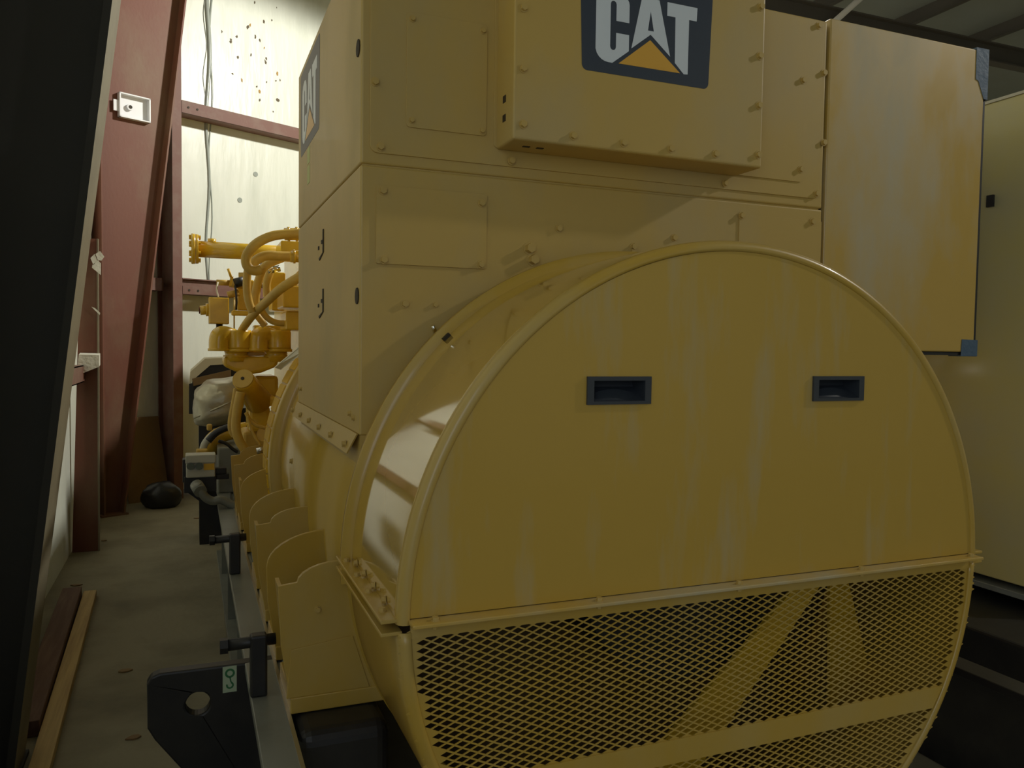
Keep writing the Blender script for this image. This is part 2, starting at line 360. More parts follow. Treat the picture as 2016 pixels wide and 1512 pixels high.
for z0, lb in ((1.34, 'lower red girt along the left wall behind the dark column'), (2.42, 'upper red girt along the left wall behind the dark column')):
    obj('wall_girt', MB().box(-.87, -.76, 3.62, 6.97, z0, z0 + .008).box(-.768, -.76, 3.62, 6.97, z0, z0 + .13).box(-.87, -.76, 3.62, 6.97, z0 + .122, z0 + .13), M['girt'], label=lb, cat='beam')
# wall stud beside the column with torn lining
stud = empty('wall_stud', (-.76, 7.0, 0), 'dusty red steel stud in front of the tapered red column', 'post')
obj('stud_body', MB().prism([(-.862, 7.0, 0), (-.672, 7.0, 0), (-.66, 7.0, 2.45), (-.78, 7.0, 2.45)], (0, .012, 0)), M['red'], stud)
obj('stud_lip', MB().prism([(-.680, 6.985, 0), (-.670, 6.985, 0), (-.657, 6.985, 2.45), (-.667, 6.985, 2.45)], (0, .05, 0)), M['tan'], stud)  # tan stands for the lit edge of the red stud
b = MB()
for q in ([(178, 508), (186, 500), (191, 512), (184, 522)], [(188, 500), (197, 494), (205, 505), (199, 513), (192, 511)], [(182, 522), (192, 512), (198, 518), (198, 541), (181, 527)]):
    b.prism([PY(x, y, 6.93) for x, y in q], (0, .015, 0))
obj('torn_lining', b, M['paper'], label='torn white insulation scraps sticking out above the wall stud', cat='insulation')
q = [PY(155, 698, 6.9), PY(195, 699, 6.9), PY(195, 722, 6.9), PY(150, 740, 6.9)]
obj('lining_flap', MB().prism(q, (0, .09, .012)), M['paper'], label='white folded lining flap like a ledge on the wall stud', cat='insulation')
q = [PY(180, 604, 6.95), PY(186, 606, 6.95), PY(197, 616, 6.95), PY(196, 620, 6.95), PY(187, 611, 6.95)]
obj('lining_scrap', MB().prism(q, (0, .01, 0)), M['paper'], label='thin curled white lining scrap on the stud', cat='insulation')

# things on the floor by the end wall and along the side wall
c = end(-.42, .10, 0)
b = MB().prism([end(-.62, .30, 0.002), end(-.20, .30, .002), end(-.20, .03, .86), end(-.62, .03, .86)], SN * .012)
obj('cardboard_sheet', b, M['brownb'], label='brown board leaning on the end wall beside the red column', cat='board')
me = bpy.data.meshes.new('sack'); bm = bmesh.new(); bmesh.ops.create_icosphere(bm, subdivisions=3, radius=1)
for v_ in bm.verts:
    n_ = v_.co.normalized(); k_ = 1 + .10 * math.sin(7 * n_.x + 3 * n_.z) * math.cos(5 * n_.y + 2)
    v_.co = Vector((n_.x * .19 * k_, n_.y * .14 * k_, max(n_.z * .15 * k_, -.11)))
bm.to_mesh(me); bm.free()
for p in me.polygons: p.use_smooth = True
o = obj('black_sack', me, M['sack'], label='crumpled black plastic sack on the floor below the brown board', cat='bag'); o.location = (-.27, 8.68, .11)
b = MB().prism([PZ(60, 1512, 0.0), PZ(112, 1512, 0), PZ(180, 1180, 0), PZ(166, 1175, 0)], (0, 0, .04))
e0, e1 = Vector((-.60, 3.0, .0)), Vector((-.665, 5.75, .0))
def plank(a, b_, wd, th, m, nm, label, lift=0.0):
    a, b_ = Vector(a), Vector(b_); t = (b_ - a).normalized(); n_ = Vector((t.y, -t.x, 0))
    return obj(nm, MB().prism([a, a + n_ * wd, b_ + n_ * wd, b_], (0, 0, th)), m, bevel=.003, label=label, cat='plank')
plank((-.560, 2.9, 0), (-.645, 5.75, 0), .075, .04, M['wood'], 'timber_plank', 'pale yellow timber plank lying along the aisle floor')
plank((-.70, 3.75, 0), (-.765, 5.75, 0), .11, .07, M['wood2'], 'timber_beam', 'dark brown timber beam lying beside the pale plank')
for i, (px, py) in enumerate(((150, 1153), (490 - 245, 1322), (265, 1453), (205, 1065), (388, 1021))):
    p = PZ(px, py, 0); b = MB(); q = []
    for a in range(7):
        t = a / 7 * 2 * math.pi; q.append(p + Vector((.035 * random.uniform(.5, 1.2) * math.cos(t), .02 * math.sin(t), .001)))
    lab = ('dark chip on the floor near the wall end of the planks', 'faint dark chip on the floor left of the lifting lug', 'small dark chip on the floor below the lifting lug', 'tiny dark chip on the floor by the stud foot', 'tiny dark chip on the floor near the far skid')[i]
    obj('floor_debris', MB().prism(q, (0, 0, .006)), M['brownb'], label=lab, cat='debris', group='debris scattered on the aisle floor')

# ------------------------------------------------------------------ the generator set
CX, CZ, RO = 1.192, 1.093, .812
YF, YB, YC = 1.526, 2.045, 2.07           # cover face, cover back, cabinet face
XL, YE = .409, 3.34
gen = empty('generator_set', (1.192, 4.5, 0), 'big yellow generator set with a round end cover, tall cabinet and grey skid', 'generator')

# --- upper end cover
PI = math.pi
shell = obj('end_cover', MB().revolve([(RO, YB), (RO, YB - .01), (RO, YF + .036), (RO, YF + .030), (RO, YF + .024)], CX, CZ, 0, PI, 96), M['gloss'], gen)
obj('cover_rim', MB().revolve([(RO, YF + .025), (RO + .001, YF + .020), (RO - .003, YF + .008), (RO - .010, YF + .002), (RO - .018, YF), (RO - .0245, YF + .002), (RO - .0255, YF + .012)], CX, CZ, 0, PI, 96), M['yel'], shell)
d = shell.modifiers.new('thick', 'SOLIDIFY'); d.thickness = .003; d.offset = -1
def half_disc(r, z0, top, n=72):
    a0 = math.asin(max(-1, min(1, (z0 - CZ) / r)))
    if top: a = [a0 + (PI - 2 * a0) * i / n for i in range(n + 1)]
    else: a = [PI - a0 + (PI + 2 * a0) * i / n for i in range(n + 1)]
    return [(CX + r * math.cos(t), CZ + r * math.sin(t)) for t in a]
HND = [(.792, .951), (1.411, 1.572)]
holes = [[(x0 + .014, 1.534), (x1 - .014, 1.534), (x1 - .014, 1.585), (x0 + .014, 1.585)] for x0, x1 in HND]
me = plate2d(half_disc(RO - .0255, CZ + .012, True), holes, .004, FRONT(YF + .009))
obj('front_plate', me, M['dusty'], shell)
for x0, x1 in HND:
    h = MB(); z0, z1 = 1.529, 1.590; y0 = YF + .004
    fr = plate2d([(x0, z0), (x1, z0), (x1, z1), (x0, z1)], [[(x0 + .016, z0 + .007), (x1 - .016, z0 + .007), (x1 - .016, z1 - .009), (x0 + .016, z1 - .009)]], .006, FRONT(y0 + .001))
    hd = obj('recessed_handle', fr, M['plastic'], shell, label='black recessed grip handle')
    xa, xb, za, zb = x0 + .015, x1 - .015, z0 + .006, z1 - .008
    c_ = MB()
    c_.add([(xa, y0, za), (xb, y0, za), (xb, y0, zb), (xa, y0, zb), (xa, y0 + .05, za + .03), (xb, y0 + .05, za + .03), (xb, y0 + .06, zb + .02), (xa, y0 + .06, zb + .02)],
           [(0, 1, 5, 4), (1, 2, 6, 5), (2, 3, 7, 6), (3, 0, 4, 7), (4, 5, 6, 7)])
    obj('grip_cup', c_, M['plastic'], shell)
    c_ = MB(); n = 10; vs = []
    for i in range(n + 1):
        x = xa + .004 + (xb - xa - .008) * i / n; vs += [(x, y0 + .004, za + .001), (x, y0 + .026, za + .012 + .014 * math.sin(PI * min(1, (i / n) * .9 + .05)) )]
    c_.add(vs, [(2 * i, 2 * i + 2, 2 * i + 3, 2 * i + 1) for i in range(n)], True)
    obj('grip_lip', c_, M['plastic'], shell)
# parting flanges: front ledge and side strips, upper and lower
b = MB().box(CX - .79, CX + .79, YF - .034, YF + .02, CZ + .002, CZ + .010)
led = obj('front_ledge', b, M['dustglare'], gen, bevel=.002)  # paler colour stands for light reflected off the ledge top, plus dust
for x in (.452, .822, 1.192, 1.567, 1.955):
    bolt(led, (x, YF - .016, CZ + .010), 'z', BOLT_S)
    bolt(led, (x, YF - .016, CZ + .002), '-z', BOLT_S)
for s in (-1, 1):
    x0, x1 = (CX + s * (RO - .012), CX + s * (RO + .032))
    sf = obj('side_flange', MB().box(min(x0, x1), max(x0, x1), YF + .012, YB + .02, CZ + .004, CZ + .012), M['yel'], gen, bevel=.002)
    obj('lower_side_flange', MB().box(min(x0, x1), max(x0, x1), YF + .012, YB + .02, CZ - .022, CZ - .014), M['yel'], gen, bevel=.002)
    for y in (2.0, 1.865, 1.73, 1.595):
        bolt(sf, (CX + s * (RO + .016), y, CZ + .012), 'z', BOLT_S)
    if s < 0:
        for y in (2.03, 1.94, 1.845, 1.74, 1.635):
            bolt(shell, (CX - RO - .001, y, CZ + .022), '-x', BOLT_S)
# back ring of the cover
ring = obj('cover_ring', MB().revolve([(RO, YB - .035), (RO + .026, YB - .03), (RO + .026, YB - .008), (RO + .010, YB - .006), (RO + .010, YB + .03), (RO - .02, YB + .03)], CX, CZ, -.06, PI + .06, 96), M['yel'], gen)
for a_ in (134.5,):
    t = math.radians(a_); p = Vector((CX + (RO + .003) * math.cos(t), YB - .05, CZ + (RO + .003) * math.sin(t)))
    obj('ring_clip', MB().obox(p, Vector((-math.sin(t), 0, math.cos(t))) * .011, (0, .007, 0), Vector((math.cos(t), 0, math.sin(t))) * .006), M['dark'], ring, label='dark metal clip on the cover rim')
    p = p + Vector((-.012, .06, .012)); obj('ring_pin', MB().cyl(p, p + Vector((-.012, -.01, .02)), .006, 8), M['chrome'], ring)

# --- lower end cover with expanded-metal screen
low = obj('lower_cover', MB().revolve([(RO, YB), (RO, YF + .024), (RO - .003, YF + .012), (RO - .010, YF + .003), (RO - .018, YF), (RO - .027, YF + .001), (RO - .030, YF + .008)], CX, CZ, PI + .02, 2 * PI - .02, 96), M['yel'], gen)
d = low.modifiers.new('thick', 'SOLIDIFY'); d.thickness = .003; d.offset = -1
DX, DZ = .0345, .0166                     # diamond pitch
b = MB(); ys = YF + .007; th = .0022
def in_window(x, z):
    r = math.hypot(x - CX, z - CZ)
    return r < .772 and z < 1.062 and not (.690 < z < .750)
row = 0; z = CZ - .016
kx, kz = .405, .375
while z > CZ - RO:
    x = CX - .81 + (DX / 2 if row % 2 else 0)
    while x < CX + .81:
        if math.hypot(x - CX, z - CZ) < .800 and z < CZ - .006:
            o4 = [(x - DX / 2, z), (x, z - DZ / 2), (x + DX / 2, z), (x, z + DZ / 2)]
            if in_window(x, z):
                i4 = [(x - DX * kx, z), (x, z - DZ * kz), (x + DX * kx, z), (x, z + DZ * kz)]
                vs = [(p[0], ys, p[1]) for p in o4] + [(p[0], ys, p[1]) for p in i4] + [(p[0], ys + th, p[1]) for p in i4]
                b.add(vs, [(i, (i + 1) % 4, 4 + (i + 1) % 4, 4 + i) for i in range(4)] + [(4 + i, 4 + (i + 1) % 4, 8 + (i + 1) % 4, 8 + i) for i in range(4)])
            else:
                b.add([(p[0], ys, p[1]) for p in o4], [(0, 1, 2, 3)])
        x += DX
    z -= DZ / 2; row += 1
obj('expanded_metal_screen', b, M['yel'], low, kind='stuff', label='expanded metal screen of small diamond openings')
fr = MB()
obj('screen_top_strip', MB().box(CX - .785, CX + .785, YF + .004, YF + .010, 1.064, CZ + .002), M['yel'], low)
obj('screen_band', plate2d([(CX - .665, .692), (CX + .665, .692), (CX + .70, .748), (CX - .70, .748)], [], .003, FRONT(YF + .006)), M['yel'], low)
a = [PI + .04 + (PI - .08) * i / 60 for i in range(61)]
out = [(CX + .789 * math.cos(t), CZ + .789 * math.sin(t)) for t in a]; inn = [(CX + .764 * math.cos(t), CZ + .764 * math.sin(t)) for t in reversed(a)]
# what shows through the screen: bearing bracket arms and inner bulkhead
obj('inner_bulkhead', MB().revolve([(.0, 2.03), (.80, 2.03)], CX, CZ, 0, 2 * PI, 48), M['inner'], gen)
obj('rotor_housing', MB().cyl((CX, 1.72, CZ), (CX, 2.02, CZ), .30, 40), M['black'], gen)
for p0, p1 in (((1.50, 1.60, 1.06), (1.12, 1.80, .42)), ((1.58, 1.60, 1.06), (1.86, 1.82, .62))):
    p0, p1 = Vector(p0), Vector(p1); t = (p1 - p0); n_ = Vector((t.z, 0, -t.x)).normalized()
    obj('bearing_brace', MB().prism([p0 - n_ * .03, p0 + n_ * .03, p1 + n_ * .09, p1 - n_ * .09], (0, .012, 0)), M['eng'], gen)

# --- alternator housing behind, adaptor ring, mounting feet
RH = RO + .004
hs = obj('alternator_housing', MB().revolve([(.5, YB + .02), (RH, YB + .02), (RH, 3.72)], CX, CZ, 0, 2 * PI, 96), M['semi'], gen)
obj('adaptor_ring', MB().revolve([(RH, 3.70), (RH + .045, 3.70), (RH + .052, 3.72), (RH + .052, 3.98), (RH + .03, 4.0), (.4, 4.0)], CX, CZ, 0, 2 * PI, 96), M['yel'], gen)
for i in range(22):                        # the ring's bolted cover segments
    t = math.radians(120 + i * 4.6); r_ = RH + .054
    p = Vector((CX + r_ * math.cos(t), 3.85, CZ + r_ * math.sin(t)))
    o = obj('ring_segment', MB().obox(p, Vector((-math.sin(t), 0, math.cos(t))) * .030, (0, .10, 0), Vector((math.cos(t), 0, math.sin(t))) * .003), M['eng'], gen)
for px, py in ((548, 882), (575, 908), (536, 887)):
    # bolts on the housing flank: find the surface point along the pixel's ray
    d_ = ray(px, py); a_ = d_.x ** 2 + d_.z ** 2; bb = 2 * (d_.x * (0 - CX) + d_.z * (CAM_H - CZ)); cc = CX ** 2 + (CAM_H - CZ) ** 2 - RH ** 2
    D = bb * bb - 4 * a_ * cc
    if D > 0:
        p = CAM + d_ * ((-bb - math.sqrt(D)) / (2 * a_)); t = math.atan2(p.z - CZ, p.x - CX)
        bolt(hs, p, (0, PI / 2 - t, 0) if True else '-x', BOLT)
def foot(y, mirror=False, full=False):
    """side plate of a mounting foot: flat shoulder, then an arc rising to the housing"""
    sx = lambda x: (2 * CX - x) if mirror else x
    pts = [(.212, .88), (.205, 1.035), (.252, 1.040)] + [(.36 - .108 * math.cos(math.radians(a_)), 1.040 + .048 * math.sin(math.radians(a_))) for a_ in range(15, 91, 15)] + [(.43, 1.088), (.47, .88), (.56, .735), (.235, .735)]
    if full: pts = [(.212, .88), (.208, .985)] + [(.385 - .175 * math.cos(math.radians(a_)), .990 + .096 * math.sin(math.radians(a_))) for a_ in range(10, 91, 10)] + pts[-4:]
    pts = [(sx(x), z_) for x, z_ in pts]
    if mirror: pts = pts[::-1]
    return plate2d(pts, [], .012, FRONT(y + .012))
for y, nxt in ((2.075, 2.45), (2.45, None), (2.81, 3.2), (3.2, None), (3.79, 4.25), (4.25, None), (4.61, None)):
    for mir in ((False, True) if y < 2.2 else (False,)):
        f_ = obj('mounting_foot', foot(y, mir, y in (2.45, 3.79, 3.2)), M['yel'], gen, bevel=.002)
        s_ = (lambda x: 2 * CX - x) if mir else (lambda x: x)
        xs = sorted((s_(.235), s_(.62)))
        obj('foot_pad', MB().box(xs[0], xs[1], y - .006, y + .25, .700, .742), M['yel'], f_, bevel=.003)
        # outer cheek joining the shoulder to the pad
        if nxt:
            q = [(s_(.212), y + .006, .90), (s_(.206), y + .006, 1.03), (s_(.206), y + .10, 1.03), (s_(.235), y + .10, .742), (s_(.235), y + .006, .742)]
            obj('foot_cheek', MB().prism(q, (.010, 0, 0)), M['yel'], f_)
        if y < 2.1 and not mir:
            bolt(f_, (.304, y - .001, .966), '-y', BOLT_S)
            q = plate2d([(.225, .742), (.44, .742), (.395, .886), (.236, .868)], [], .004, FRONT(y))
            obj('foot_doubler', q, M['yel'], f_, bevel=.0015)

# --- tall terminal cabinet
cab = obj('upper_cabinet', MB().box(XL, 1.925, YC, YE, 2.119, 2.722), M['cab'], gen, bevel=.006, seg=3)
lowc = obj('lower_cabinet', MB().prism([(XL, YC, 1.415), (XL, YC, 2.115), (XL, YE, 2.115), (XL, YE, 1.415)], (1.516, 0, 0)), M['cab'], gen, bevel=.005, seg=3)
sidec = obj('side_cabinet', MB().box(1.938, 2.652, YC, YE, 1.656, 2.735), M['dustglare'], gen, bevel=.005, seg=3)
b = MB().box(2.654, 2.664, YC + .004, YE, 1.648, 2.735).box(1.95, 2.664, YC + .004, YE, 1.644, 1.655)
obj('edge_shade_strip', b, M['black'], sidec, label='black strip standing for the shade along the cabinet side')  # black strip painted in for the shaded gap at side and underside
obj('cabinet_seam', MB().box(1.925, 1.938, YC + .02, YE - .02, 1.7, 2.70), M['dark'], sidec)
obj('cabinet_joint', MB().box(XL + .006, 1.915, YC + .006, YE - .006, 2.105, 2.13), M['cab'], cab)
# skirt of the lower cabinet down onto the housing (left flank)
b = MB().prism([(XL - .001, YC + .012, 1.418), (XL - .001, YE, 1.418), (XL - .020, YE, 1.362), (XL - .020, YC + .055, 1.362)], (-.004, 0, 0))
sk = obj('cabinet_skirt', b, M['cab'], lowc)
for i in range(6):
    y = 2.17 + i * .235; bolt(sk, (XL - .018, y, 1.382), '-x', BOLT)
for y, z in ((2.145, 1.455), (2.20, 1.462), (3.24, 1.475), (3.30, 1.472)): bolt(lowc, (XL, y, z), '-x', BOLT_S)
obj('cabinet_belly', MB().prism([(XL + .004, YC + .004, 1.418), (XL + .004, YC + .004, 1.30), (XL + .16, YC + .004, 1.30), (XL + .3, YC + .004, 1.418)], (0, 1.2, 0)), M['cab'], lowc)
# panels on the cabinet face
def panel(parent, x0, x1, z0, z1, r, t, y, name='access_panel', m='cab'):
    return obj(name, plate2d(rrect(x0, x1, z0, z1, r), [], t, FRONT(y)), M[m], parent, bevel=.0015)
panel(cab, .432, 1.905, 2.148, 2.715, .02, .005, YC, 'front_panel')
p_ = panel(cab, .526, .748, 2.222, 2.517, .01, .004, YC - .005)
for x, z in ((.54, 2.24), (.735, 2.235), (.54, 2.50), (.735, 2.50)): bolt(p_ if False else cab, (x, YC - .009, z), '-y', BOLT_S)
panel(cab, .770, 1.832, 2.195, 2.71, .01, .004, YC - .005, 'base_panel')
p_ = panel(lowc, .449, .754, 1.864, 2.066, .004, .005, YC)
for x, z in ((.466, 2.052), (.738, 2.042), (.470, 1.874), (.738, 1.876)): bolt(lowc, (x, YC - .005, z), '-y')
panel(lowc, 1.594, 1.922, 1.72, 2.076, .004, .004, YC)
for x, z in ((.444, 2.327), (.459, 2.164), (.822, 2.163), (1.533, 2.165), (1.895, 2.164), (1.918, 2.331), (1.910, 2.553), (1.884, 2.70), (1.823, 2.517), (1.824, 2.235)):
    bolt(cab, (x, YC - (.009 if .8 < x < 1.85 else .005), z), '-y')
for x, z in ((.973, 1.99), (.528, 1.762), (1.358, 1.988), (1.218, 1.953)): bolt(lowc, (x, YC, z), '-y')
for x, z in ((1.601, 2.072), (1.882, 2.073)): bolt(lowc, (x, YC - .004, z), '-y')
bolt(lowc, (.611, YC, 1.762), '-y', BOLT_S)
for x, z in ((.882, 1.928), (.893, 1.897)): bolt(lowc, (x, YC, z), '-y', BOLT_L)
obj('bracket_stub', MB().box(1.210, 1.226, YC - .006, YC, 1.895, 1.945), M['cab'], lowc)
# forward box that carries the emblem
YK = YC - .13
box = obj('breaker_box', MB().box(.778, 1.572, YK, YC - .005, 2.190, 2.715), M['cab'], gen, bevel=.007, seg=3)
for x, z in ((.803, 2.372), (.805, 2.230), (.802, 2.526), (.802, 2.67), (.95, 2.216), (1.103, 2.214), (1.255, 2.214), (1.406, 2.215), (1.557, 2.228), (1.555, 2.371), (1.553, 2.514), (1.552, 2.655)):
    bolt(box, (x, YK, z), '-y')
for z in (2.25, 2.30): obj('side_slot', MB().box(.7765, .778, YC - .075, YC - .055, z, z + .018), M['dark'], box)
for x in (.83, .87): obj('side_slot', MB().box(x, x + .02, YC - .075, YC - .065, 2.1885, 2.190), M['dark'], box)
# emblem: dark rounded field, three letters, orange triangle
def emblem(T, field):
    C_ = [(1.012, 2.585), (1.012, 2.455)] + [(1.052 + .040 * math.cos(math.radians(a_)), 2.460 + .036 * math.sin(math.radians(a_))) for a_ in range(190, 271, 16)] + \
         [(1.064, 2.424), (1.114, 2.462), (1.114, 2.505), (1.074, 2.505), (1.074, 2.470)] + [(1.065 + .009 * math.cos(math.radians(a_)), 2.467 + .009 * math.sin(math.radians(a_))) for a_ in range(0, -181, -36)] + \
         [(1.056, 2.578)] + [(1.065 + .009 * math.cos(math.radians(a_)), 2.580 + .009 * math.sin(math.radians(a_))) for a_ in range(180, -1, -36)] + \
         [(1.074, 2.537), (1.114, 2.537), (1.114, 2.585)] + [(1.063 + .051 * math.cos(math.radians(a_)), 2.583 + .036 * math.sin(math.radians(a_))) for a_ in range(15, 171, 20)]
    A_ = [(1.122, 2.471), (1.153, 2.614), (1.208, 2.614), (1.246, 2.467), (1.182, 2.517)]
    Ah = [(1.181, 2.580), (1.173, 2.527), (1.192, 2.527)]
    T_ = [(1.234, 2.614), (1.333, 2.614), (1.331, 2.577), (1.306, 2.577), (1.305, 2.426), (1.292, 2.425), (1.262, 2.452), (1.261, 2.577), (1.234, 2.577)]
    tri = [(1.083, 2.425), (1.181, 2.502), (1.280, 2.426)]
    rr = rrect(.968, 1.380, 2.394, 2.660, .016)
    rr = [(x + (x - 1.174) * .022 * (z - 2.53) / .13, z) for x, z in rr]
    tr = lambda P: [T(x, z) for x, z in P]
    F = field
    return join_meshes('logo_decal', [(plate2d(tr(rr), [], .0006, F), M['navy']), (plate2d(tr(C_), [], .0012, F), M['ltr']), (plate2d(tr(A_), [tr(Ah)], .0012, F), M['ltr']), (plate2d(tr(T_), [], .0012, F), M['ltr']), (plate2d(tr(tri), [], .0012, F), M['tri'])])
me, ms = emblem(lambda x, z: (x, z), FRONT(YK))
obj('logo_decal', me, ms, box, label='dark decal with white letters over an orange triangle')
LEFT = Matrix(((0, 0, -1, XL), (-1, 0, 0, 0), (0, 1, 0, 0), (0, 0, 0, 1)))     # (u,v,w) -> (XL-w, -u, v)
me, ms = emblem(lambda x, z: ((x - 1.012) * 1.19 - 3.215, 2.42 + (z - 2.425) * 1.19), LEFT)
ms[0] = M['decaldk']
obj('logo_decal', me, ms, cab, label='side decal with white letters over an orange triangle')
for z0, z1 in ((2.318, 2.375), (2.245, 2.31)): obj('tape_strip', MB().box(XL - .001, XL, 3.01, 3.075, z0, z1), M['lime'], cab, label='pale green tape strip')
for z in (1.985, 1.79):                   # door latches pressed into the flank
    o = obj('door_latch', MB().box(XL - .003, XL, 2.675, 2.690, z - .03, z + .045).prism([(XL - .003, 2.69, z - .03), (XL - .003, 2.675, z - .03), (XL - .003, 2.76, z - .05), (XL - .003, 2.77, z - .042)], (.003, 0, 0)).box(XL - .004, XL, 2.69, 2.715, z, z + .012).box(XL - .003, XL, 2.775, 2.79, z - .012, z), M['dark'], lowc)
for z, pc in ((2.42, cab), (1.78, lowc)):
    o = obj('cable_hole', MB().cyl((XL - .003, 2.105, z), (XL, 2.105, z), .022, 14), M['dark'], pc)
    MBr = MB()
# masking tape on the far cabinet corner
t = empty('masking_tape', (2.655, YC, 2.60), 'blue masking tape wrapped on the top right cabinet corner', 'tape')
obj('tape_front', plate2d([(2.605, 2.742), (2.668, 2.742), (2.668, 2.565), (2.650, 2.565), (2.62, 2.625), (2.606, 2.63)], [], .0015, FRONT(YC - .0005)), M['blue'], t)
obj('tape_side', MB().box(2.664, 2.669, YC, YC + .05, 2.565, 2.742), M['blue'], t)
obj('tape_over', MB().box(2.605, 2.669, YC - .0005, YC + .05, 2.7355, 2.742), M['blue'], t)
t = empty('masking_tape', (2.64, YC, 1.66), 'small blue tape patch on the bottom right cabinet corner', 'tape')
obj('tape_front', plate2d([(2.585, 1.642), (2.668, 1.642), (2.668, 1.700), (2.588, 1.702)], [], .0015, FRONT(YC - .0005)), M['blue'], t)
obj('tape_under', MB().box(2.585, 2.668, YC, YC + .05, 1.6405, 1.6435), M['blue'], t)

# --- skid: two rails, end block, jacking screws, lifting lug
def rail(mir):
    s_ = (lambda x: 2 * CX - x) if mir else (lambda x: x)
    def bx(b_, x0, x1, *r): xs = sorted((s_(x0), s_(x1))); b_.box(xs[0], xs[1], *r)
    b = MB(); bx(b, .147, .232, 1.25, 6.6, .675, .700); bx(b, .252, .44, 2.36, 6.6, .676, .699); bx(b, .232, .252, 2.36, 6.6, .672, .694)
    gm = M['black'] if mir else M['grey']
    r_ = obj('skid_rail', b, gm, gen, bevel=.003)
    b = MB(); bx(b, .300, .318, 2.36, 6.6, .03, .676); obj('rail_web', b, gm, r_)
    b = MB(); bx(b, .185, .45, 1.25, 6.6, 0.0, .03); obj('rail_bottom_flange', b, gm, r_, bevel=.003)
    for y in (2.9, 3.9, 4.9, 5.9): 
        b = MB(); bx(b, .20, .30, y, y + .012, .03, .675); obj('rail_stiffener', b, gm, r_)
    return r_
rl = rail(False); rail(True)
obj('rail_highlight', MB().box(.226, .236, 1.25, 6.6, .700, .703), M['steel'], rl, label='bright strip standing for the highlight along the rail edge')  # steel strip paints in the highlight along the flange edge
for mir in (0, 1):
    xs = (.238, .47) if not mir else (2 * CX - .47, 2 * CX - .238)
    obj('mount_block', MB().box(xs[0], xs[1], 1.95, 2.36, .30, .698), M['black'], gen, bevel=.035, seg=4)
for y in (2.22, 3.45):
    j = obj('jacking_block', MB().box(.146, .190, y - .02, y + .02, .700, .868), M['black'], gen, bevel=.006)
    obj('jacking_screw', MB().cyl((.085, y, .846), (.213, y, .850), .0155, 14).tube([(.070, y, .846), (.090, y, .846)], .021, 6, False), M['black'], j)
L = [(-.119, .675), (-.109, .693), (-.085, .702), (.31, .700), (.31, .02), (.25, .02), (-.099, .508), (-.118, .545)]
hole = arc(.017, .598, .034, 0, 345, 23)
lug = obj('lifting_lug', plate2d(L, [hole], .045, FRONT(2.50)), M['black'], gen, bevel=.006, label='black lifting plate with a round eye')
hk, hm = join_meshes('sling_label', [(plate2d([(.085, .620), (.124, .620), (.124, .698), (.085, .698)], [], .0006, FRONT(2.455)), M['label']),
    (plate2d(arc(.105, .677, .014, 0, 350, 20), [arc(.105, .677, .008, 0, 350, 16)], .0010, FRONT(2.455)), M['green']),
    (plate2d([(.103, .665), (.107, .665), (.110, .650), (.106, .650)], [], .0010, FRONT(2.455)), M['green']),
    (plate2d(arc(.105, .641, .011, 70, -200, 16) + arc(.105, .641, .006, -200, 70, 16), [], .0010, FRONT(2.455)), M['green'])])
obj('sling_label', hk, hm, lug, label='pale green sling label with a hook symbol')

# --- engine behind the cabinet
obj('rear_shade_block', MB().box(.92, 2.2, 6.6, 8.7, .45, 2.52).box(.95, 2.15, 6.62, 8.68, 0, .45), M['eng'], gen, bevel=.01)  # unseen block added to keep rear lamp light off the aisle floor
eng = obj('engine_block', MB().box(.62, 1.85, 4.0, 6.6, .72, 1.98).box(.75, 1.65, 4.0, 6.6, 1.98, 2.2), M['eng'], gen, bevel=.03)
def hose(name, pts, rpx, m='hose', Y=4.3, parent=None, sub=2, seg=12, Ys=None):
    P = [PY(x, y, (Ys[i] if Ys else Y)) for i, (x, y) in enumerate(pts)]
    return obj(name, MB().tube(P, PXm(rpx, Y), seg, True, sub), M[m], parent or gen)
def pbox(b, x0, y0, x1, y1, Y, dy):        # box seen between two pixels at depth Y
    a, c = PY(x0, y0, Y), PY(x1, y1, Y); b.box(min(a.x, c.x), max(a.x, c.x), Y, Y + dy, min(a.z, c.z), max(a.z, c.z)); return b
# flanged water pipe
p0, p1 = PY(386, 490, 5.5), PY(600, 500, 5.5); p1.z = p0.z; r_ = PXm(14, 5.5)
pipe = obj('flanged_pipe', MB().cyl(p0, p1, r_, 24), M['eng'], gen)
obj('pipe_flange', MB().cyl(p0 - Vector((.028, 0, 0)), p0 - Vector((.005, 0, 0)), r_ * 1.85, 24), M['eng'], pipe)
obj('blind_flange', MB().cyl(p0 - Vector((.004, 0, 0)), p0 + Vector((.014, 0, 0)), r_ * 1.8, 24), M['eng'], pipe)
for i in range(8):
    t = (i + .5) * PI / 4; o_ = Vector((0, math.cos(t), math.sin(t))) * r_ * 1.5
    bolt(pipe, p0 - Vector((.028, 0, 0)) + o_, '-x', BOLT_E); bolt(pipe, p0 + Vector((.014, 0, 0)) + o_, '+x', BOLT_E)
q = PY(417, 476, 5.5); obj('pipe_boss', MB().cyl(q + Vector((0, 0, -.02)), q + Vector((0, 0, .018)), PXm(7, 5.5), 14), M['eng'], pipe)
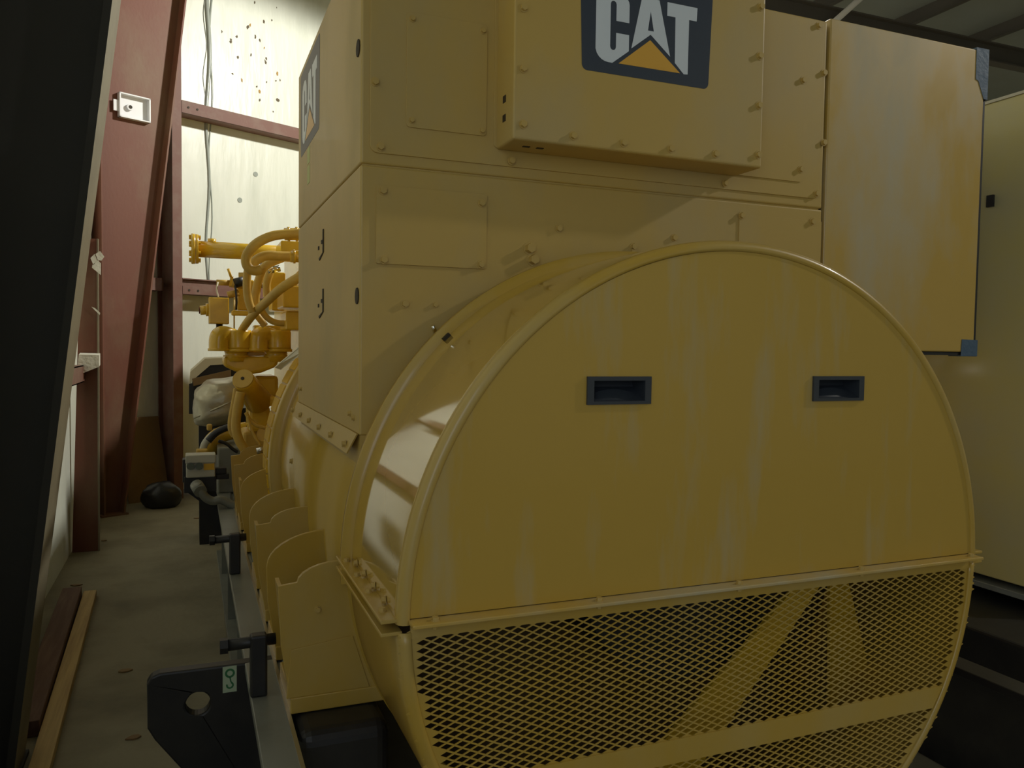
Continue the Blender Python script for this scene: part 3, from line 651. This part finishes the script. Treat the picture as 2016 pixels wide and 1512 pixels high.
# hoses
hose('coolant_hose', [(600, 459), (557, 461), (532, 465), (505, 478), (487, 498), (483, 515), (489, 529), (501, 534), (514, 531)], 8.5, Y=4.2)
hose('coolant_hose', [(600, 505), (551, 505), (525, 502), (506, 510), (496, 522)], 8.5, Y=4.35)
hose('coolant_hose', [(556, 508), (540, 514), (528, 520), (515, 530), (512, 545), (506, 562), (502, 590), (503, 612)], 7.5, Y=4.5)
hose('coolant_hose', [(489, 528), (486, 545), (486, 570), (489, 593), (497, 615)], 7, Y=4.4)
hose('coolant_hose', [(533, 532), (527, 548), (524, 566), (528, 590)], 7, Y=4.7)
hose('coolant_hose', [(598, 540), (578, 552), (551, 569), (525, 594), (502, 614), (478, 646), (470, 664)], 8.5, Y=4.0, Ys=[4.0, 4.0, 4.05, 4.2, 4.5, 4.95, 5.1])
hose('oil_hose', [(514, 608), (520, 620), (532, 631), (548, 637), (570, 636)], 5.5, Y=4.6)
hose('oil_hose', [(500, 615), (512, 628), (522, 642)], 6, Y=4.8)
for (x0, y0, x1, y1, Y_) in ((528, 533, 551, 528, 4.55), (512, 519, 524, 514, 4.55)):
    obj('hose_clamp', MB().cyl(PY(x0, y0, Y_), PY(x1, y1, Y_), PXm(6, Y_), 14), M['chrome'], gen, label='bright chrome clamp sleeve')
for (x0, x1, y_, r0) in ((560, 600, 461, 11), (572, 604, 505, 10.5)):
    b = MB().cyl(PY(x0, y_, 4.25), PY(x1, y_, 4.25), PXm(r0, 4.25), 18)
    for k_ in (.15, .55): 
        xm = x0 + (x1 - x0) * k_; b.cyl(PY(xm, y_, 4.25), PY(xm + 4, y_, 4.25), PXm(r0 + 2, 4.25), 18)
    obj('pipe_coupling', b, M['eng'], gen)
# engine castings visible left of the cabinet
for nm, r in (('water_manifold', (553, 473, 600, 500, 4.9, .3)), ('valve_cover', (557, 562, 600, 606, 4.4, .3)), ('valve_cover', (563, 612, 600, 650, 4.5, .3)),
              ('intake_housing', (467, 550, 500, 612, 5.6, .5)), ('engine_bracket', (456, 611, 492, 622, 5.2, .06)), ('intake_housing', (528, 535, 562, 580, 5.2, .4)),
              ('fuel_rail', (500, 640, 600, 652, 5.3, .12)), ('valve_cover', (535, 585, 560, 612, 5.0, .2))):
    obj(nm, pbox(MB(), *r), M['eng'], gen, bevel=.008)
q = [PY(x, y, 4.75) for x, y in ((573, 548), (600, 520), (600, 545), (580, 566))]
obj('engine_bracket', MB().prism(q, (0, .02, 0)), M['eng'], gen)
obj('fuel_valve', MB().cyl(PY(426, 556, 5.4), PY(452, 557, 5.4), .018).cyl(PY(452, 556, 5.4), PY(480, 560, 5.4), .03).cyl(PY(470, 545, 5.45), PY(490, 545, 5.45), .028), M['hose'], gen)
v_ = obj('valve_lever', MB().obox(PY(455, 554, 5.33), (PY(460, 540, 5.33) - PY(456, 558, 5.33)) * .5, (.008, 0, .002), (0, .006, 0)).cyl(PY(455, 546, 5.33), PY(449, 529, 5.33), .008), M['sticker'], gen, label='small yellow valve lever')
obj('valve_body', MB().cyl(PY(461, 558, 5.36), PY(480, 553, 5.36), .03), M['black'], gen)
obj('sensor_cable', MB().tube([PY(463, 562, 5.33), PY(466, 590, 5.33), PY(465, 610, 5.33)], .007, 6, True, 1), M['black'], gen)
obj('sensor_cable', MB().tube([PY(429, 556, 5.35), PY(426, 570, 5.3), PY(430, 586, 5.3)], .005, 6, True, 1), M['bone'], gen)
obj('sensor_cable', MB().cyl(PY(461, 590, 5.28), PY(461, 648, 5.28), .005, 6), M['hose'], gen)
# junction box and sensor
jb = obj('junction_box', pbox(MB(), 411, 585, 451, 638, 5.3, .16), M['eng'], gen, bevel=.004)
obj('box_lid', pbox(MB(), 413, 586, 450, 637, 5.288, .012), M['eng'], jb, bevel=.003)
obj('sensor_plug', MB().cyl(PY(411, 610, 5.38), PY(394, 611, 5.38), PXm(8, 5.38), 12).cyl(PY(411, 610, 5.38), PY(405, 610, 5.38), PXm(11, 5.38), 12), M['eng'], jb)
obj('sensor_face', MB().cyl(PY(394, 611, 5.375), PY(391.5, 611, 5.375), PXm(6, 5.38), 12), M['red'], jb)
obj('box_conduit', MB().cyl(PY(432, 638, 5.36), PY(432, 655, 5.36), .02), M['black'], jb)
obj('box_arm', MB().cyl(PY(448, 581, 5.4), PY(470, 576, 5.4), .022), M['hose'], jb)
# twin filter canisters on the manifold
for x0, dome in ((450, 431), (528, 509)):
    Y_ = 4.95; c0, c1 = PY(x0 + 20, 687, Y_), PY(x0 + 20, 650, Y_); r_ = PXm(22, Y_); c1.x = c0.x
    cn = obj('filter_canister', MB().tube([c0, c0.lerp(c1, .12), c0.lerp(c1, .9), c1], [r_ * 1.02, r_, r_, r_ * .93], 28).cyl(c0 - Vector((0, 0, .016)), c0, r_ * 1.1, 28), M['eng'], gen)
    P = [PY(dome, 688, Y_ - .03), PY(dome, 668, Y_ - .03), PY(dome + 3, 660, Y_ - .03), PY(dome + 12, 658, Y_ - .02), PY(x0 + 10, 662, Y_)]
    rr = PXm(16.5, Y_)
    obj('canister_elbow', MB().tube(P, [rr, rr, rr * .98, rr * .9, rr * .8], 20, True, 2), M['eng'], cn)
    obj('elbow_rim', MB().cyl(PY(dome, 691, Y_ - .03), PY(dome, 686, Y_ - .03), rr * 1.1, 20), M['eng'], cn)
    n0, n1 = PY(x0 + 15, 712, Y_ + .02), PY(x0 + 15, 688, Y_ + .02); n0.x = n1.x
    obj('canister_neck', MB().tube([n0, n1], [r_ * .75, r_ * .92], 24).cyl(n0 + Vector((0, 0, .03)), n0 + Vector((0, 0, .038)), r_ * .98, 24), M['eng'], cn)
b = MB()
obj('manifold_flange', pbox(MB(), 455, 690, 566, 712, 5.0, .16), M['eng'], gen, bevel=.01)
q = [(440, 702), (552, 700), (545, 722), (515, 734), (490, 738), (462, 731), (440, 721)]
obj('exhaust_manifold', MB().prism([PY(x, y, 4.93) for x, y in q], (0, .25, 0)), M['eng'], gen, bevel=.02, seg=3)
c0, c1 = PY(479, 747, 4.72), PY(509, 790, 4.95)
ad = (c1 - c0).normalized()
cy_ = obj('oil_filter', MB().tube([c0, c0 + ad * .02, c1], [PXm(19, 4.7), PXm(19, 4.7), PXm(24, 4.9)], 24), M['eng'], gen)
obj('filter_cap', MB().cyl(c0 - ad * .012, c0 + ad * .004, PXm(18, 4.7), 24), M['hose'], cy_)
obj('filter_drain', MB().cyl(c0 - ad * .016, c0 - ad * .012, PXm(3.2, 4.7), 8), M['dark'], cy_)
obj('pump_body', pbox(pbox(MB(), 482, 780, 545, 800, 4.9, .3), 500, 740, 548, 785, 5.1, .3), M['eng'], gen, bevel=.02)
obj('pump_body', pbox(MB(), 490, 800, 532, 850, 5.0, .3), M['eng'], gen, bevel=.02)
obj('pump_body', MB().cyl(PY(520, 855, 4.7), PY(530, 853, 4.9), PXm(13, 4.7), 16), M['eng'], gen)
obj('lower_casting', pbox(MB(), 478, 850, 540, 905, 5.05, .3), M['hose'], gen, bevel=.02)
hose('coolant_hose', [(466, 765), (461, 795), (454, 830), (455, 848), (462, 858)], 5.5, Y=4.75)
hose('coolant_hose', [(474, 772), (467, 805), (463, 840), (470, 868), (484, 888), (500, 898)], 8, Y=4.65)
hose('oil_hose', [(484, 812), (492, 828), (505, 838), (522, 842)], 3.5, Y=4.6)
hose('oil_hose', [(487, 820), (495, 845), (503, 862), (512, 876)], 2.5, Y=4.55)
obj('timing_cover_strip', MB().prism([PY(541, 724, 3.95), PY(553, 728, 3.95), PY(600, 692, 3.6), PY(600, 674, 3.6)], (0, .01, .004)), M['bone'], gen, label='off-white sloping metal strip')
obj('speed_sensor', MB().cyl(PY(505, 888, 4.5), PY(522, 884, 4.5), PXm(6, 4.5), 6), M['steel'], gen, label='shiny hexagon plug')
# silver blanket
me = bpy.data.meshes.new('exhaust_blanket'); bm = bmesh.new(); bmesh.ops.create_uvsphere(bm, u_segments=36, v_segments=22, radius=1)
cb = PY(430, 790, 6.2)
for v_ in bm.verts:
    x, y, z = v_.co; e_ = .62
    f_ = lambda a_: math.copysign(abs(a_) ** e_, a_)
    k_ = 1 + .022 * math.sin(9 * x + 4 * z) + .018 * math.cos(13 * z - 5 * y)
    v_.co = Vector((f_(x) * .175 * k_, f_(y) * .30 * k_, f_(z) * .165 * k_ + .05 * x))
bm.to_mesh(me); bm.free(); me.transform(Matrix.Translation(cb))
for p in me.polygons: p.use_smooth = True
bl = obj('exhaust_blanket', me, M['foil'], gen, label='crinkled silver foil insulation blanket')
obj('blanket_seam', MB().tube([cb + Vector((-.17, -.235, -.10)), cb + Vector((0, -.305, -.02)), cb + Vector((.16, -.285, .06))], .007, 8, True, 1), M['foil'], bl)
# elbow, tubes and control box beside the skid
hose('coolant_elbow', [(410, 893), (414, 872), (428, 858), (452, 850), (485, 846)], 14, 'eng', Y=5.6)
hose('air_tube', [(398, 892), (402, 874), (412, 862), (420, 855)], 6, 'boxgrey', Y=5.5)
hose('black_hose', [(410, 868), (424, 852), (445, 842), (470, 836)], 6, 'black', Y=5.45)
hose('black_hose', [(430, 868), (445, 872), (458, 884), (468, 890)], 3, 'black', Y=5.3)
obj('tube_union', pbox(pbox(MB(), 386, 886, 410, 899, 5.4, .08), 407, 836, 418, 848, 5.5, .06), M['hose'], gen, bevel=.01)
cbx = obj('switch_box', pbox(MB(), 366, 900, 424, 939, 5.0, .12), M['boxgrey'], gen, bevel=.008, label='light grey switch box with two dark knobs')
obj('box_cover', pbox(MB(), 365, 897, 425, 911, 4.99, .13), M['boxgrey'], cbx, bevel=.005)
for x in (375, 392): obj('control_knob', MB().cyl(PY(x, 918, 4.975), PY(x, 918, 5.0), PXm(6.3, 5), 14), M['knob'], cbx)
obj('warning_sticker', pbox(MB(), 401, 913, 422, 925, 4.998, .003), M['sticker'], cbx)
b = pbox(MB(), 362, 940, 426, 968, 5.02, .16); pbox(b, 424, 922, 446, 933, 5.05, .05); pbox(b, 424, 934, 451, 943, 5.05, .05)
pbox(b, 359, 905, 367, 950, 5.06, .1)
obj('box_bracket', b, M['black'], gen, bevel=.004)
b = MB().prism([PY(x, y, 5.1) for x, y in ((364, 966), (425, 966), (433, 1002), (400, 992))], (0, .1, 0))
obj('box_bracket', b, M['black'], gen)
obj('rail_support_leg', MB().prism([PY(x, y, 5.1) for x, y in ((412, 990), (432, 1000), (432, 1048), (424, 1048))], (0, .05, 0)), M['black'], gen)
cdn = hose('flexible_conduit', [(388, 955), (394, 964), (404, 980), (420, 988), (434, 982), (452, 992), (480, 1003)], 7.5, 'grey', Y=4.85)
obj('conduit_gland', MB().cyl(PY(387, 955, 4.9), PY(395, 968, 4.83), PXm(11, 4.85), 14), M['grey'], cdn)
obj('skid_deck', MB().box(.16, .60, 5.35, 6.6, .700, .99), M['grey'], gen, bevel=.01)

# ------------------------------------------------------------------ hooded machine at the far end
hd = empty('hooded_unit', (.17, 7.2, 0), 'dark unit with an off-white angled hood behind the yellow engine', 'machine')
Yh = 6.9
b = MB().prism([PY(x, y, Yh) for x, y in ((372, 760), (375, 732), (404, 706), (470, 703), (470, 716), (414, 719), (380, 744), (378, 762))][:4] + [PY(470, 716, Yh), PY(414, 719, Yh), PY(380, 748, Yh)], (0, .6, 0))
obj('hood', b, M['bone'], hd)
obj('hood_front', MB().prism([PY(x, y, Yh + .02) for x, y in ((378, 762), (380, 748), (414, 718), (470, 715), (470, 840), (392, 830))], (0, .5, 0)), M['black'], hd)
obj('hood_bar', MB().prism([PY(x, y, Yh - .05) for x, y in ((378, 746), (455, 728), (455, 742), (381, 760))], (0, .05, 0)), M['brownb'], hd)
obj('hood_strap', MB().prism([PY(x, y, Yh - .03) for x, y in ((372, 756), (382, 754), (383, 815), (372, 815))], (0, .05, 0)), M['black'], hd)
pz = PY(392, 830, Yh)
obj('unit_body', MB().box(pz.x, pz.x + .5, Yh + .05, Yh + .5, 0.0, pz.z + .1), M['black'], hd)

# ------------------------------------------------------------------ second generator set on the right
g2 = empty('generator_set', (4.4, 3.2, 0), 'second olive-yellow generator cabinet on a black base at the right edge', 'generator')
X2 = 3.19
obj('cabinet_shell', MB().box(X2, 5.6, 2.05, 5.4, .69, 2.725), M['pale'], g2, bevel=.006)
obj('base_tank', MB().box(2.78, 5.6, 1.0, 5.8, .0, .60), M['black'], g2, bevel=.01)  # black base, widened to stand in for deep shade on the floor
obj('base_rail', MB().box(X2 - .02, 5.6, 1.6, 5.8, .64, .665), M['grey'], g2, bevel=.003)
obj('cabinet_latch', MB().box(X2 - .012, X2, 2.42, 2.45, 2.28, 2.33), M['black'], g2)
obj('top_trim', MB().box(X2 - .004, 5.6, 2.046, 5.404, 2.725, 2.737), M['bone'], g2)
